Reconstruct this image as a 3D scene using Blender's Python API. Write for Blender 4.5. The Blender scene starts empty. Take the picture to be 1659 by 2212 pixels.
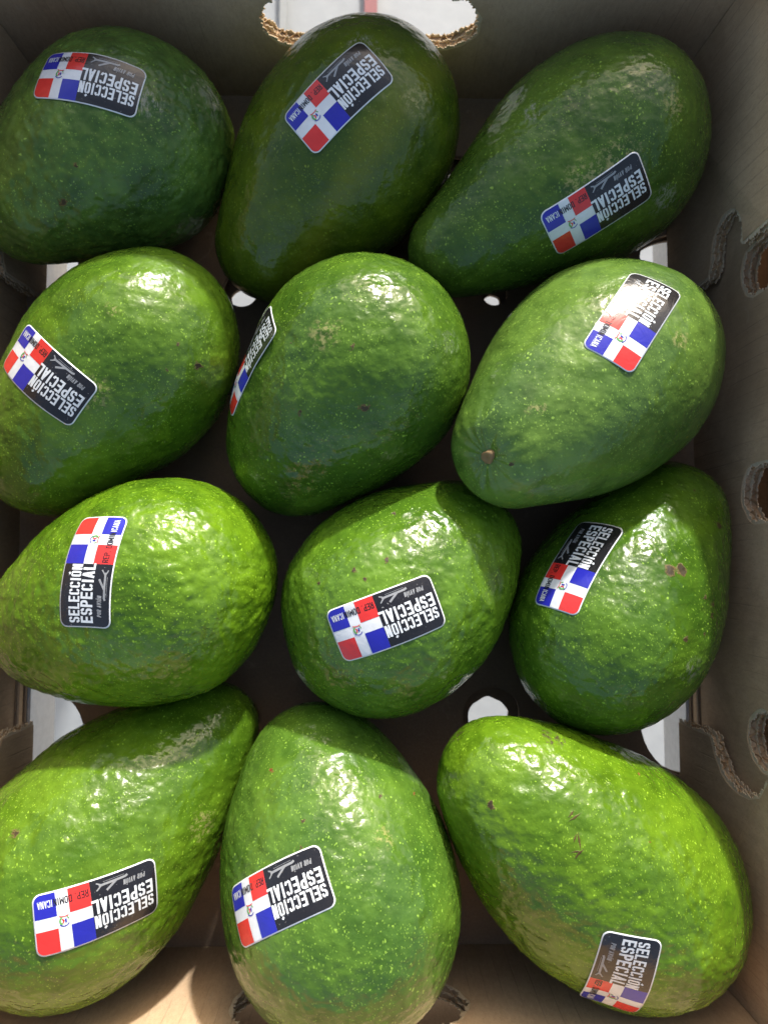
import bpy, bmesh, math, random
import numpy as np
from mathutils import Vector, Matrix
from mathutils.bvhtree import BVHTree

random.seed(4)
S = bpy.context.scene
COL = S.collection
CM = 0.01

# ------------------------------------------------------------------ camera
cam_d = bpy.data.cameras.new('camera')
cam = bpy.data.objects.new('camera', cam_d)
COL.objects.link(cam)
cam.location = (0, 0, 0.35)
cam.rotation_euler = (math.radians(3.61), math.radians(-1.06), 0)
cam_d.sensor_fit = 'VERTICAL'
cam_d.sensor_height = 24
cam_d.lens = 24 * 1600 / 2212
cam_d.clip_start = 0.01
cam_d.clip_end = 300
cam_d.dof.use_dof = True
cam_d.dof.focus_distance = 0.27
cam_d.dof.aperture_fstop = 9.0
S.camera = cam
S.render.resolution_x, S.render.resolution_y = 767, 1024

# ------------------------------------------------------------------ sky, sun, exposure
SUN_EL, SUN_AZ = 22.0, 15.0            # azimuth measured clockwise from +Y (up in the picture)
world = bpy.data.worlds.new('World')
S.world = world
world.use_nodes = True
nt = world.node_tree
bg = nt.nodes['Background']
sky = nt.nodes.new('ShaderNodeTexSky')
sky.sky_type = 'NISHITA'
sky.sun_disc = False
sky.sun_elevation = math.radians(SUN_EL)
sky.sun_rotation = math.radians(SUN_AZ)
sky.altitude = 20
sky.dust_density = 3.5
sky.ozone_density = 0.0
nt.links.new(sky.outputs[0], bg.inputs[0])
bg.inputs[1].default_value = 0.15
sun_d = bpy.data.lights.new('sun', 'SUN')
sun_d.energy = 3.1
sun_d.angle = math.radians(2.2)
sun_d.color = (1.0, 0.985, 0.96)
sun = bpy.data.objects.new('sun', sun_d)
COL.objects.link(sun)
el, az = math.radians(SUN_EL), math.radians(SUN_AZ)
sdir = Vector((math.sin(az) * math.cos(el), math.cos(az) * math.cos(el), math.sin(el)))
sun.rotation_euler = sdir.to_track_quat('Z', 'Y').to_euler()
S.view_settings.view_transform = 'Standard'
S.view_settings.look = 'None'
S.view_settings.gamma = 1
S.view_settings.exposure = 1.0
S.cycles.max_bounces = 8

# ------------------------------------------------------------------ helpers
def thing(name, label, cat, loc=(0, 0, 0), group=None):
    o = bpy.data.objects.new(name, None)
    o.empty_display_size = 0.02
    COL.objects.link(o)
    o.location = loc
    o['label'] = label
    o['category'] = cat
    if group:
        o['group'] = group
    return o

def mesh_obj(name, verts, faces, mat, parent=None, smooth=False, loc=None):
    me = bpy.data.meshes.new(name)
    me.from_pydata([tuple(v) for v in verts] if not isinstance(verts, list) else verts, [], faces)
    me.update()
    if smooth:
        me.polygons.foreach_set('use_smooth', [True] * len(me.polygons))
    o = bpy.data.objects.new(name, me)
    COL.objects.link(o)
    if isinstance(mat, (list, tuple)):
        for m in mat:
            me.materials.append(m)
    elif mat:
        me.materials.append(mat)
    if parent:
        o.parent = parent
    if loc:
        o.location = loc
    return o

class N:
    """small node-graph helper"""
    def __init__(s, name):
        s.m = bpy.data.materials.new(name)
        s.m.use_nodes = True
        s.t = s.m.node_tree
        s.b = s.t.nodes['Principled BSDF']
        tc = s.t.nodes.new('ShaderNodeTexCoord')
        s.co = tc.outputs['Object']
    def new(s, ty, **kw):
        n = s.t.nodes.new(ty)
        for k, v in kw.items():
            setattr(n, k, v)
        return n
    def put(s, inp, v):
        if isinstance(v, bpy.types.NodeSocket):
            s.t.links.new(v, inp)
        else:
            inp.default_value = v
    def math(s, op, a, b=0.0, c=None, clamp=False):
        n = s.new('ShaderNodeMath', operation=op, use_clamp=clamp)
        s.put(n.inputs[0], a); s.put(n.inputs[1], b)
        if c is not None:
            s.put(n.inputs[2], c)
        return n.outputs[0]
    def vmath(s, op, a, b=(0, 0, 0), scale=None):
        n = s.new('ShaderNodeVectorMath', operation=op)
        s.put(n.inputs[0], a)
        if op != 'LENGTH' and op != 'SCALE':
            s.put(n.inputs[1], b)
        if scale is not None:
            n.inputs['Scale'].default_value = scale
        return n.outputs['Value'] if op in ('LENGTH', 'DISTANCE', 'DOT_PRODUCT') else n.outputs[0]
    def noise(s, scale, detail=2, rough=0.5, vec=None, off=0.0, dist=0.0, col=False, stretch=None):
        n = s.new('ShaderNodeTexNoise')
        mp = s.new('ShaderNodeMapping')
        s.put(mp.inputs['Vector'], vec if vec is not None else s.co)
        mp.inputs['Location'].default_value = (off, off * 1.7, -off)
        if stretch:
            mp.inputs['Scale'].default_value = stretch
        s.put(n.inputs['Vector'], mp.outputs[0])
        n.inputs['Scale'].default_value = scale
        n.inputs['Detail'].default_value = detail
        n.inputs['Roughness'].default_value = rough
        n.inputs['Distortion'].default_value = dist
        return n.outputs['Color' if col else 'Fac']
    def vor(s, scale, vec=None, feature='F1', rnd=1.0):
        n = s.new('ShaderNodeTexVoronoi', feature=feature)
        s.put(n.inputs['Vector'], vec if vec is not None else s.co)
        n.inputs['Scale'].default_value = scale
        n.inputs['Randomness'].default_value = rnd
        return n
    def ramp(s, f, a, b, smooth=True):
        n = s.new('ShaderNodeMapRange', interpolation_type='SMOOTHSTEP' if smooth else 'LINEAR')
        s.put(n.inputs['Value'], f)
        n.inputs['From Min'].default_value = a
        n.inputs['From Max'].default_value = b
        return n.outputs[0]
    def mix(s, f, a, b):
        n = s.new('ShaderNodeMix', data_type='RGBA')
        s.put(n.inputs[0], f)
        s.put(n.inputs[6], a if isinstance(a, bpy.types.NodeSocket) else (*a, 1))
        s.put(n.inputs[7], b if isinstance(b, bpy.types.NodeSocket) else (*b, 1))
        return n.outputs[2]
    def bump(s, h, strength, dist, prev=None):
        n = s.new('ShaderNodeBump')
        n.inputs['Strength'].default_value = strength
        n.inputs['Distance'].default_value = dist
        s.put(n.inputs['Height'], h)
        if prev is not None:
            s.put(n.inputs['Normal'], prev)
        return n.outputs[0]

# gradient noise, vectorised
_rng = np.random.default_rng(11)
_perm = _rng.permutation(256)
_perm = np.concatenate([_perm, _perm, _perm])
_g = _rng.normal(size=(256, 3)); _g /= np.linalg.norm(_g, axis=1)[:, None]
def pnoise(p):
    i = np.floor(p).astype(int); f = p - i; i &= 255
    u = f * f * f * (f * (f * 6 - 15) + 10)
    out = 0
    for dx in (0, 1):
        for dy in (0, 1):
            for dz in (0, 1):
                h = _perm[_perm[_perm[(i[:, 0] + dx) & 255] + ((i[:, 1] + dy) & 255)] + ((i[:, 2] + dz) & 255)]
                d = (_g[h] * (f - np.array([dx, dy, dz]))).sum(1)
                w = (u[:, 0] if dx else 1 - u[:, 0]) * (u[:, 1] if dy else 1 - u[:, 1]) * (u[:, 2] if dz else 1 - u[:, 2])
                out = out + d * w
    return out * 1.5

# ------------------------------------------------------------------ cardboard
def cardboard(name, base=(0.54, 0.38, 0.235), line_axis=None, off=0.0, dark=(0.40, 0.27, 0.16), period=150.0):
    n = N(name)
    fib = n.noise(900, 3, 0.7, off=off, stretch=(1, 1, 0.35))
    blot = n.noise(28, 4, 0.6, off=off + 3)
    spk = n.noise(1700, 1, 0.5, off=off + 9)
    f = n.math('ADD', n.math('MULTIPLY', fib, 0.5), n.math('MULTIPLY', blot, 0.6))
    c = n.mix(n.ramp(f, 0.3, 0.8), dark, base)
    c = n.mix(n.math('MULTIPLY', n.ramp(spk, 0.62, 0.75), 0.35), c, (0.16, 0.1, 0.06))
    st = n.noise(14, 5, 0.65, off=off + 33, dist=.8)
    c = n.mix(n.math('MULTIPLY', n.ramp(st, 0.52, 0.66), 0.4), c, (0.27, 0.18, 0.10))
    # faint scuffs and grease
    sc = n.noise(60, 5, 0.75, off=off + 21, dist=1.5)
    c = n.mix(n.math('MULTIPLY', n.ramp(sc, 0.6, 0.72), 0.35), c, (0.45, 0.36, 0.26))
    h = n.math('MULTIPLY', n.noise(1300, 3, 0.6, off=off), 0.35)
    if line_axis is not None:
        sep = n.new('ShaderNodeSeparateXYZ'); n.put(sep.inputs[0], n.co)
        w = n.math('MULTIPLY', sep.outputs[line_axis], period * 2 * math.pi)
        jit = n.math('MULTIPLY', n.noise(25, 2, 0.5, off=off + 40), 1.6)
        wv = n.math('SINE', n.math('ADD', w, jit))
        crease = n.ramp(wv, 0.95, 1.0)
        patch = n.ramp(n.noise(22, 3, 0.6, off=off + 50), 0.47, 0.64)
        cr = n.math('MULTIPLY', crease, patch)
        h = n.math('ADD', h, n.math('MULTIPLY', wv, 0.12))
        h = n.math('SUBTRACT', h, n.math('MULTIPLY', cr, 0.4))
        c = n.mix(n.math('MULTIPLY', cr, 0.3), c, (0.2, 0.14, 0.09))
    n.put(n.b.inputs['Base Color'], c)
    n.b.inputs['Roughness'].default_value = 0.88
    n.b.inputs['Specular IOR Level'].default_value = 0.25
    n.put(n.b.inputs['Normal'], n.bump(h, 0.6, 0.0004))
    return n.m

CB_X = cardboard('cardboard_lines_along_x', line_axis=0)
CB_Y = cardboard('cardboard_lines_along_y', line_axis=1, off=5)
CB_F = cardboard('cardboard_floor', base=(.27, .19, .125), dark=(.18, .125, .08), line_axis=None, off=11)  # same board toned darker: shade under the fruit put into the colour
CB_E = cardboard('cardboard_torn_edge', base=(0.66, 0.54, 0.38), dark=(0.48, 0.37, 0.24), off=17)
CB_FL = cardboard('cardboard_fluting', base=(0.5, 0.34, 0.18), dark=(0.33, 0.21, 0.11), off=23)

def poly_panel(name, outline, holes, thick, mat, parent, frame):
    """2-D outline (cm) with holes, filled and extruded; frame maps (a, b, depth) cm -> metres."""
    cu = bpy.data.curves.new(name, 'CURVE')
    cu.dimensions = '2D'
    cu.fill_mode = 'BOTH'
    cu.extrude = thick / 2 * CM
    for loop in [outline] + holes:
        sp = cu.splines.new('POLY')
        sp.points.add(len(loop) - 1)
        for pt, (x, y) in zip(sp.points, loop):
            pt.co = (x * CM, y * CM, 0, 1)
        sp.use_cyclic_u = True
    tmp = bpy.data.objects.new('tmp', cu)
    COL.objects.link(tmp)
    dg = bpy.context.evaluated_depsgraph_get()
    me = bpy.data.meshes.new_from_object(tmp.evaluated_get(dg))
    bpy.data.objects.remove(tmp)
    bpy.data.curves.remove(cu)
    me.name = name
    me.materials.clear()
    me.materials.append(mat)
    for v in me.vertices:
        v.co = frame(v.co.x / CM, v.co.y / CM, v.co.z / CM + thick / 2)
    bm = bmesh.new(); bm.from_mesh(me); bmesh.ops.remove_doubles(bm, verts=bm.verts, dist=1e-6)
    bmesh.ops.recalc_face_normals(bm, faces=bm.faces); bm.to_mesh(me); bm.free()
    o = bpy.data.objects.new(name, me)
    COL.objects.link(o)
    o.parent = parent
    return o

def rim(name, path, depths, closed, frame, parent, inward=0.15, amp=0.05, flutes='a', seed=0, fuzz=0.16, period=0.7):
    """torn corrugated edge that follows a 2-D path: liner lips, and the wavy fluting between them."""
    rr = random.Random(seed)
    pts = []
    n = len(path)
    segs = n if closed else n - 1
    for i in range(segs):
        a, b = Vector(path[i]), Vector(path[(i + 1) % n])
        L = (b - a).length
        k = max(1, int(L / 0.045))
        for j in range(k):
            pts.append(a.lerp(b, j / k))
    if not closed:
        pts.append(Vector(path[-1]))
    M = len(pts)
    nor = []
    for i in range(M):
        a = pts[(i - 2) % M if closed else max(i - 2, 0)]
        b = pts[(i + 2) % M if closed else min(i + 2, M - 1)]
        t = (b - a).normalized()
        nor.append(Vector((-t.y, t.x)))
    arr = np.array([[p.x, p.y, 0] for p in pts])
    n2_ = pnoise(arr * 1.3 + seed)
    V, F = [], []
    def strip(depth_fn, jag, sd, thick, out):
        base = len(V)
        q = arr * 2.2 + sd * 7.3
        n1 = pnoise(q); n2 = pnoise(arr * 9 + sd * 3.1)
        for i in range(M):
            e = out + jag * (n1[i] * 2.2 + n2[i] * 1.4) + rr.uniform(-fuzz, fuzz) * 0.4
            d = depth_fn(i) + 0.008 * n2[i]
            p0 = pts[i] + nor[i] * e
            p1 = pts[i] - nor[i] * inward
            V.append(frame(p0.x, p0.y, d - thick / 2)); V.append(frame(p0.x, p0.y, d + thick / 2))
            V.append(frame(p1.x, p1.y, d + thick / 2)); V.append(frame(p1.x, p1.y, d - thick / 2))
        m = M if closed else M - 1
        for i in range(m):
            a = base + i * 4; b = base + ((i + 1) % M) * 4
            F.append((a, b, b + 1, a + 1)); F.append((a + 1, b + 1, b + 2, a + 2)); F.append((a, a + 3, b + 3, b))
    for li, d in enumerate(depths):
        dd = d
        strip(lambda i: dd, amp, seed + li * 1.7, 0.04, 0.12)
    o = mesh_obj(name, V, F, CB_E, parent)
    V, F = [], []
    for gi in range(len(depths) - 1):
        lo, hi = depths[gi], depths[gi + 1]
        am = (hi - lo) / 2 * 0.92; mid = (lo + hi) / 2
        def fn(i, mid=mid, am=am, gi=gi):
            x = pts[i].x if flutes == 'a' else pts[i].y
            # where the cut runs along the flutes the wave is followed by length instead
            return mid + am * math.sin(2 * math.pi * x / period + gi * 2 + 1.6 * n2_[i])
        strip(fn, amp * 0.8, seed + 31 + gi, 0.035, 0.07)
    f = mesh_obj(name.replace('rim', 'fluting') if 'rim' in name else name + '_fluting', V, F, CB_FL, parent)
    return o, f

def stadium(cx, cy, hw, hh, n=14, jag=0.0, seed=0):
    r = min(hw, hh); pts = []
    for i in range(4 * n):
        t = 2 * math.pi * i / (4 * n)
        x = r * math.cos(t); y = r * math.sin(t)
        x += (hw - r) * (1 if math.cos(t) > 0 else -1)
        y += (hh - r) * (1 if math.sin(t) > 0 else -1)
        pts.append((cx + x, cy + y))
    if jag:
        a = np.array([[p[0], p[1], 0] for p in pts]) * 1.7 + seed * 5
        k = pnoise(a) * jag; k2 = pnoise(a[:, [1, 2, 0]] + 9) * jag
        pts = [(p[0] + k[i], p[1] + k2[i]) for i, p in enumerate(pts)]
    return pts

X0, X1, Y0, Y1, HW = -16.4, 15.5, -17.6, 22.6, 11.6
T = 0.7
box = thing('cardboard_box', 'open brown corrugated cardboard produce box with oval hand holes, holding all the avocados', 'box')
fN = lambda a, b, d: Vector((a, Y1 + d, b)) * CM
fS = lambda a, b, d: Vector((a, Y0 - d, b)) * CM
fE = lambda a, b, d: Vector((X1 + d, a, b)) * CM
fW = lambda a, b, d: Vector((X0 - d, a, b)) * CM
fB = lambda a, b, d: Vector((a, b, -d)) * CM

def rect(a0, b0, a1, b1): return [(a0, b0), (a1, b0), (a1, b1), (a0, b1)]
hN = stadium(0.0, 5.0, 4.7, 1.55, jag=0.12, seed=1)
poly_panel('end_panel', rect(X0, -1.2, X1, HW), [hN], T, CB_X, box, fN)
rim('torn_rim', hN, (0.06, 0.36, 0.64), True, fN, box, seed=2, amp=0.06, period=0.55)
hS = stadium(-0.8, 4.45, 4.75, 1.55, jag=0.12, seed=3)
poly_panel('end_panel', rect(X0, -1.2, X1, HW), [hS], T, CB_X, box, fS)
rim('torn_rim', hS, (0.06, 0.36, 0.64), True, fS, box, seed=4, amp=0.06, period=0.55)

# side panels: oval vents along the wall, half-round vents that run over into the floor
ventsE = [stadium(11.7, 6.6, 1.15, 1.75, jag=.08, seed=5), stadium(2.65, 6.4, 1.25, 2.0, jag=.08, seed=6), stadium(-7.2, 6.3, 1.25, 2.0, jag=.08, seed=7)]
slit = stadium(20.9, 7.3, 0.42, 0.14, jag=.05, seed=8)
slit2 = stadium(16.6, 8.0, 0.42, 0.14, jag=.05, seed=9)
poly_panel('side_panel', rect(Y0, -1.2, Y1, HW), ventsE + [slit, slit2], T, CB_Y, box, fE)
for i, v in enumerate(ventsE):
    rim('torn_rim', v, (0.06, 0.36, 0.64), True, fE, box, seed=10 + i, amp=0.05, period=0.55)
ventsW = [stadium(y, 6.6, 1.2, 1.9, jag=.08, seed=15 + i) for i, y in enumerate((11.7, 2.6, -7.2))]
poly_panel('side_panel', rect(Y0, -1.2, Y1, HW), ventsW, T, CB_Y, box, fW)
for i, v in enumerate(ventsW):
    rim('torn_rim', v, (0.06, 0.36, 0.64), True, fW, box, seed=20 + i, amp=0.05, period=0.55)

# the sleeve outside the tray, seen through the vents
fE2 = lambda a, b, d: Vector((X1 + 2.1 + d, a, b)) * CM
fW2 = lambda a, b, d: Vector((X0 - 2.1 - d, a, b)) * CM
fS2 = lambda a, b, d: Vector((a, Y0 - 2.6 - d, b)) * CM
poly_panel('sleeve_panel', rect(Y0, -1.2, Y1, HW - 1), [], .4, CB_Y, box, fE2)
poly_panel('sleeve_panel', rect(Y0, -1.2, Y1, HW - 1), [], .4, CB_Y, box, fW2)
poly_panel('sleeve_panel', rect(X0, -1.2, X1, HW - 1), [], .4, CB_X, box, fS2)

# corner flaps folded in from the ends, lying against the side panels, with half-round cut-outs
def arc(cx, cy, rx, ry, a0, a1, n=10):
    return [(cx + rx * math.cos(math.radians(a0 + (a1 - a0) * i / n)), cy + ry * math.sin(math.radians(a0 + (a1 - a0) * i / n))) for i in range(n + 1)]
cutN = [(12.7, 0.02), (12.45, 0.6), (12.4, 3.3), (12.9, 3.55)] + arc(13.3, 4.95, 1.3, 1.3, -80, 75, 8) + [(12.75, 6.25), (12.8, 8.0), (12.9, HW - .1)]
cutS = [(-7.65, 0.02), (-7.7, 0.6), (-7.72, 2.5), (-8.5, 2.86), (-9.05, 3.25), (-9.3, 3.6), (-9.5, 4.1), (-9.55, 4.6), (-9.5, 5.4), (-9.2, 6.2), (-8.5, 6.8), (-7.75, 6.95), (-7.6, 8.0), (-7.5, HW - .1)]
tf = 0.55
gap = 0.02
for fr, tag in ((lambda a, b, d: Vector((X1 - gap - d - 0.5 * max(0, 1 - b / 4), a, b)) * CM, 'E'), (lambda a, b, d: Vector((X0 + gap + d + 0.35 * max(0, 1 - b / 4), a, b)) * CM, 'W')):
    poly_panel('corner_flap', cutN + [(Y1 - .05, HW - .1), (Y1 - .05, 0.02)], [], tf, CB_Y, box, fr)
    poly_panel('corner_flap', [(Y0 + .05, 0.02)] + cutS + [(Y0 + .05, HW - .1)], [], tf, CB_Y, box, fr)
    rim('torn_edge', cutN, (0.05, 0.28, 0.50), False, fr, box, seed=30, amp=0.07, inward=0.12, period=0.5)
    rim('torn_edge', cutS[::-1], (0.05, 0.28, 0.50), False, fr, box, seed=33, amp=0.07, inward=0.12, period=0.5)

# floor: two layers, vent holes through both
def halfoval(x, y, sx, rx, ry):
    return [(x + sx * rx * math.cos(math.radians(a)), y + ry * math.sin(math.radians(a))) for a in range(-90, 91, 10)] + [(x - sx * 0.05, y + ry), (x - sx * 0.05, y - ry)]
fl_holes = [halfoval(X0 + .1, -8.0, 1, 3.1, 2.4), halfoval(X0 + .1, 14.0, 1, 2.3, 1.2), halfoval(X1 - .1, -7.6, -1, 2.75, 2.7), halfoval(X1 - .1, 14.7, -1, 2.3, 1.25)]
circ = [(5.65, -7.35, 1.35), (-6.2, 12.95, .85), (6.0, 12.85, .62), (4.3, 18.9, .8), (-6.3, -7.4, 1.2)]
def clipx(loop):
    return [(min(max(x, X0 + .06), X1 - .06), y) for x, y in loop]
top_h = [clipx(h) for h in fl_holes] + [stadium(x, y, r, r, jag=.06, seed=40 + i) for i, (x, y, r) in enumerate(circ)]
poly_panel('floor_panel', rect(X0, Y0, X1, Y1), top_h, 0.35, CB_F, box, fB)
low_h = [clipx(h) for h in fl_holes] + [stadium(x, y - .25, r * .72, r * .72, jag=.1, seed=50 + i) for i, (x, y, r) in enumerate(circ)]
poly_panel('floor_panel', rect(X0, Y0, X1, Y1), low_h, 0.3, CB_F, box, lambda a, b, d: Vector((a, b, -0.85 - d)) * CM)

# ------------------------------------------------------------------ ground, and a rack added to lift the box so sun reaches below
n = N('pale_ground')
g1 = n.noise(3.0, 5, 0.6); g2 = n.noise(60, 3, 0.6)
c = n.mix(n.ramp(n.math('ADD', n.math('MULTIPLY', g1, .7), n.math('MULTIPLY', g2, .3)), 0.3, 0.7), (0.27, 0.285, 0.29), (0.34, 0.355, 0.36))
n.put(n.b.inputs['Base Color'], c); n.b.inputs['Roughness'].default_value = 0.6
n.put(n.b.inputs['Normal'], n.bump(g2, 0.3, 0.001))
GZ = -0.32
gnd = mesh_obj('ground', [(-60, -60, 0), (60, -60, 0), (60, 60, 0), (-60, 60, 0)], [(0, 1, 2, 3)], n.m, loc=(0, 0, GZ))
gnd['kind'] = 'structure'

def simple(name, col, rough=0.5, metal=0.0, spec=0.5):
    n = N(name)
    v = n.noise(300, 3, 0.6)
    n.put(n.b.inputs['Base Color'], n.mix(n.ramp(v, .3, .7), tuple(x * .88 for x in col), col))
    n.b.inputs['Roughness'].default_value = rough
    n.b.inputs['Metallic'].default_value = metal
    n.b.inputs['Specular IOR Level'].default_value = spec
    return n.m

def box_mesh(V, F, lo, hi):
    b = len(V)
    for z in (lo[2], hi[2]):
        V += [(lo[0], lo[1], z), (hi[0], lo[1], z), (hi[0], hi[1], z), (lo[0], hi[1], z)]
    F += [(b, b + 3, b + 2, b + 1), (b + 4, b + 5, b + 6, b + 7)] + [(b + i, b + (i + 1) % 4, b + 4 + (i + 1) % 4, b + 4 + i) for i in range(4)]

RED = simple('red_paint', (0.26, 0.07, 0.075), 0.5)
V, F = [], []
box_mesh(V, F, (-0.006, 0.36, GZ + .004), (0.006, 2.4, GZ + .008))
st = mesh_obj('painted_line', V, F, RED); st['kind'] = 'structure'
GREY = simple('grey_joint', (0.30, 0.31, 0.30), 0.7)
V, F = [], []
box_mesh(V, F, (-0.085, 0.36, GZ + .004), (-0.078, 2.4, GZ + .008))
st = mesh_obj('ground_joint', V, F, GREY); st['kind'] = 'structure'

STEEL = simple('white_steel', (0.7, 0.7, 0.7), 0.4)
rack = thing('added_rack', 'white steel rack added under the box to hold it above the sunlit ground', 'rack', (0, 0.025, GZ))
for sx in (X0 * CM - .012, X1 * CM + .002):
    V, F = [], []
    box_mesh(V, F, (sx - .004, -.26 , -0.04 - GZ), (sx + .014, .26, -0.0121 - GZ))
    mesh_obj('rail', V, F, STEEL, rack)
    for y in (-.25, .23):
        V, F = [], []
        box_mesh(V, F, (sx - .002, y, 0.0), (sx + .012, y + .014, -0.0405 - GZ))
        mesh_obj('leg', V, F, STEEL, rack)

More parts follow.
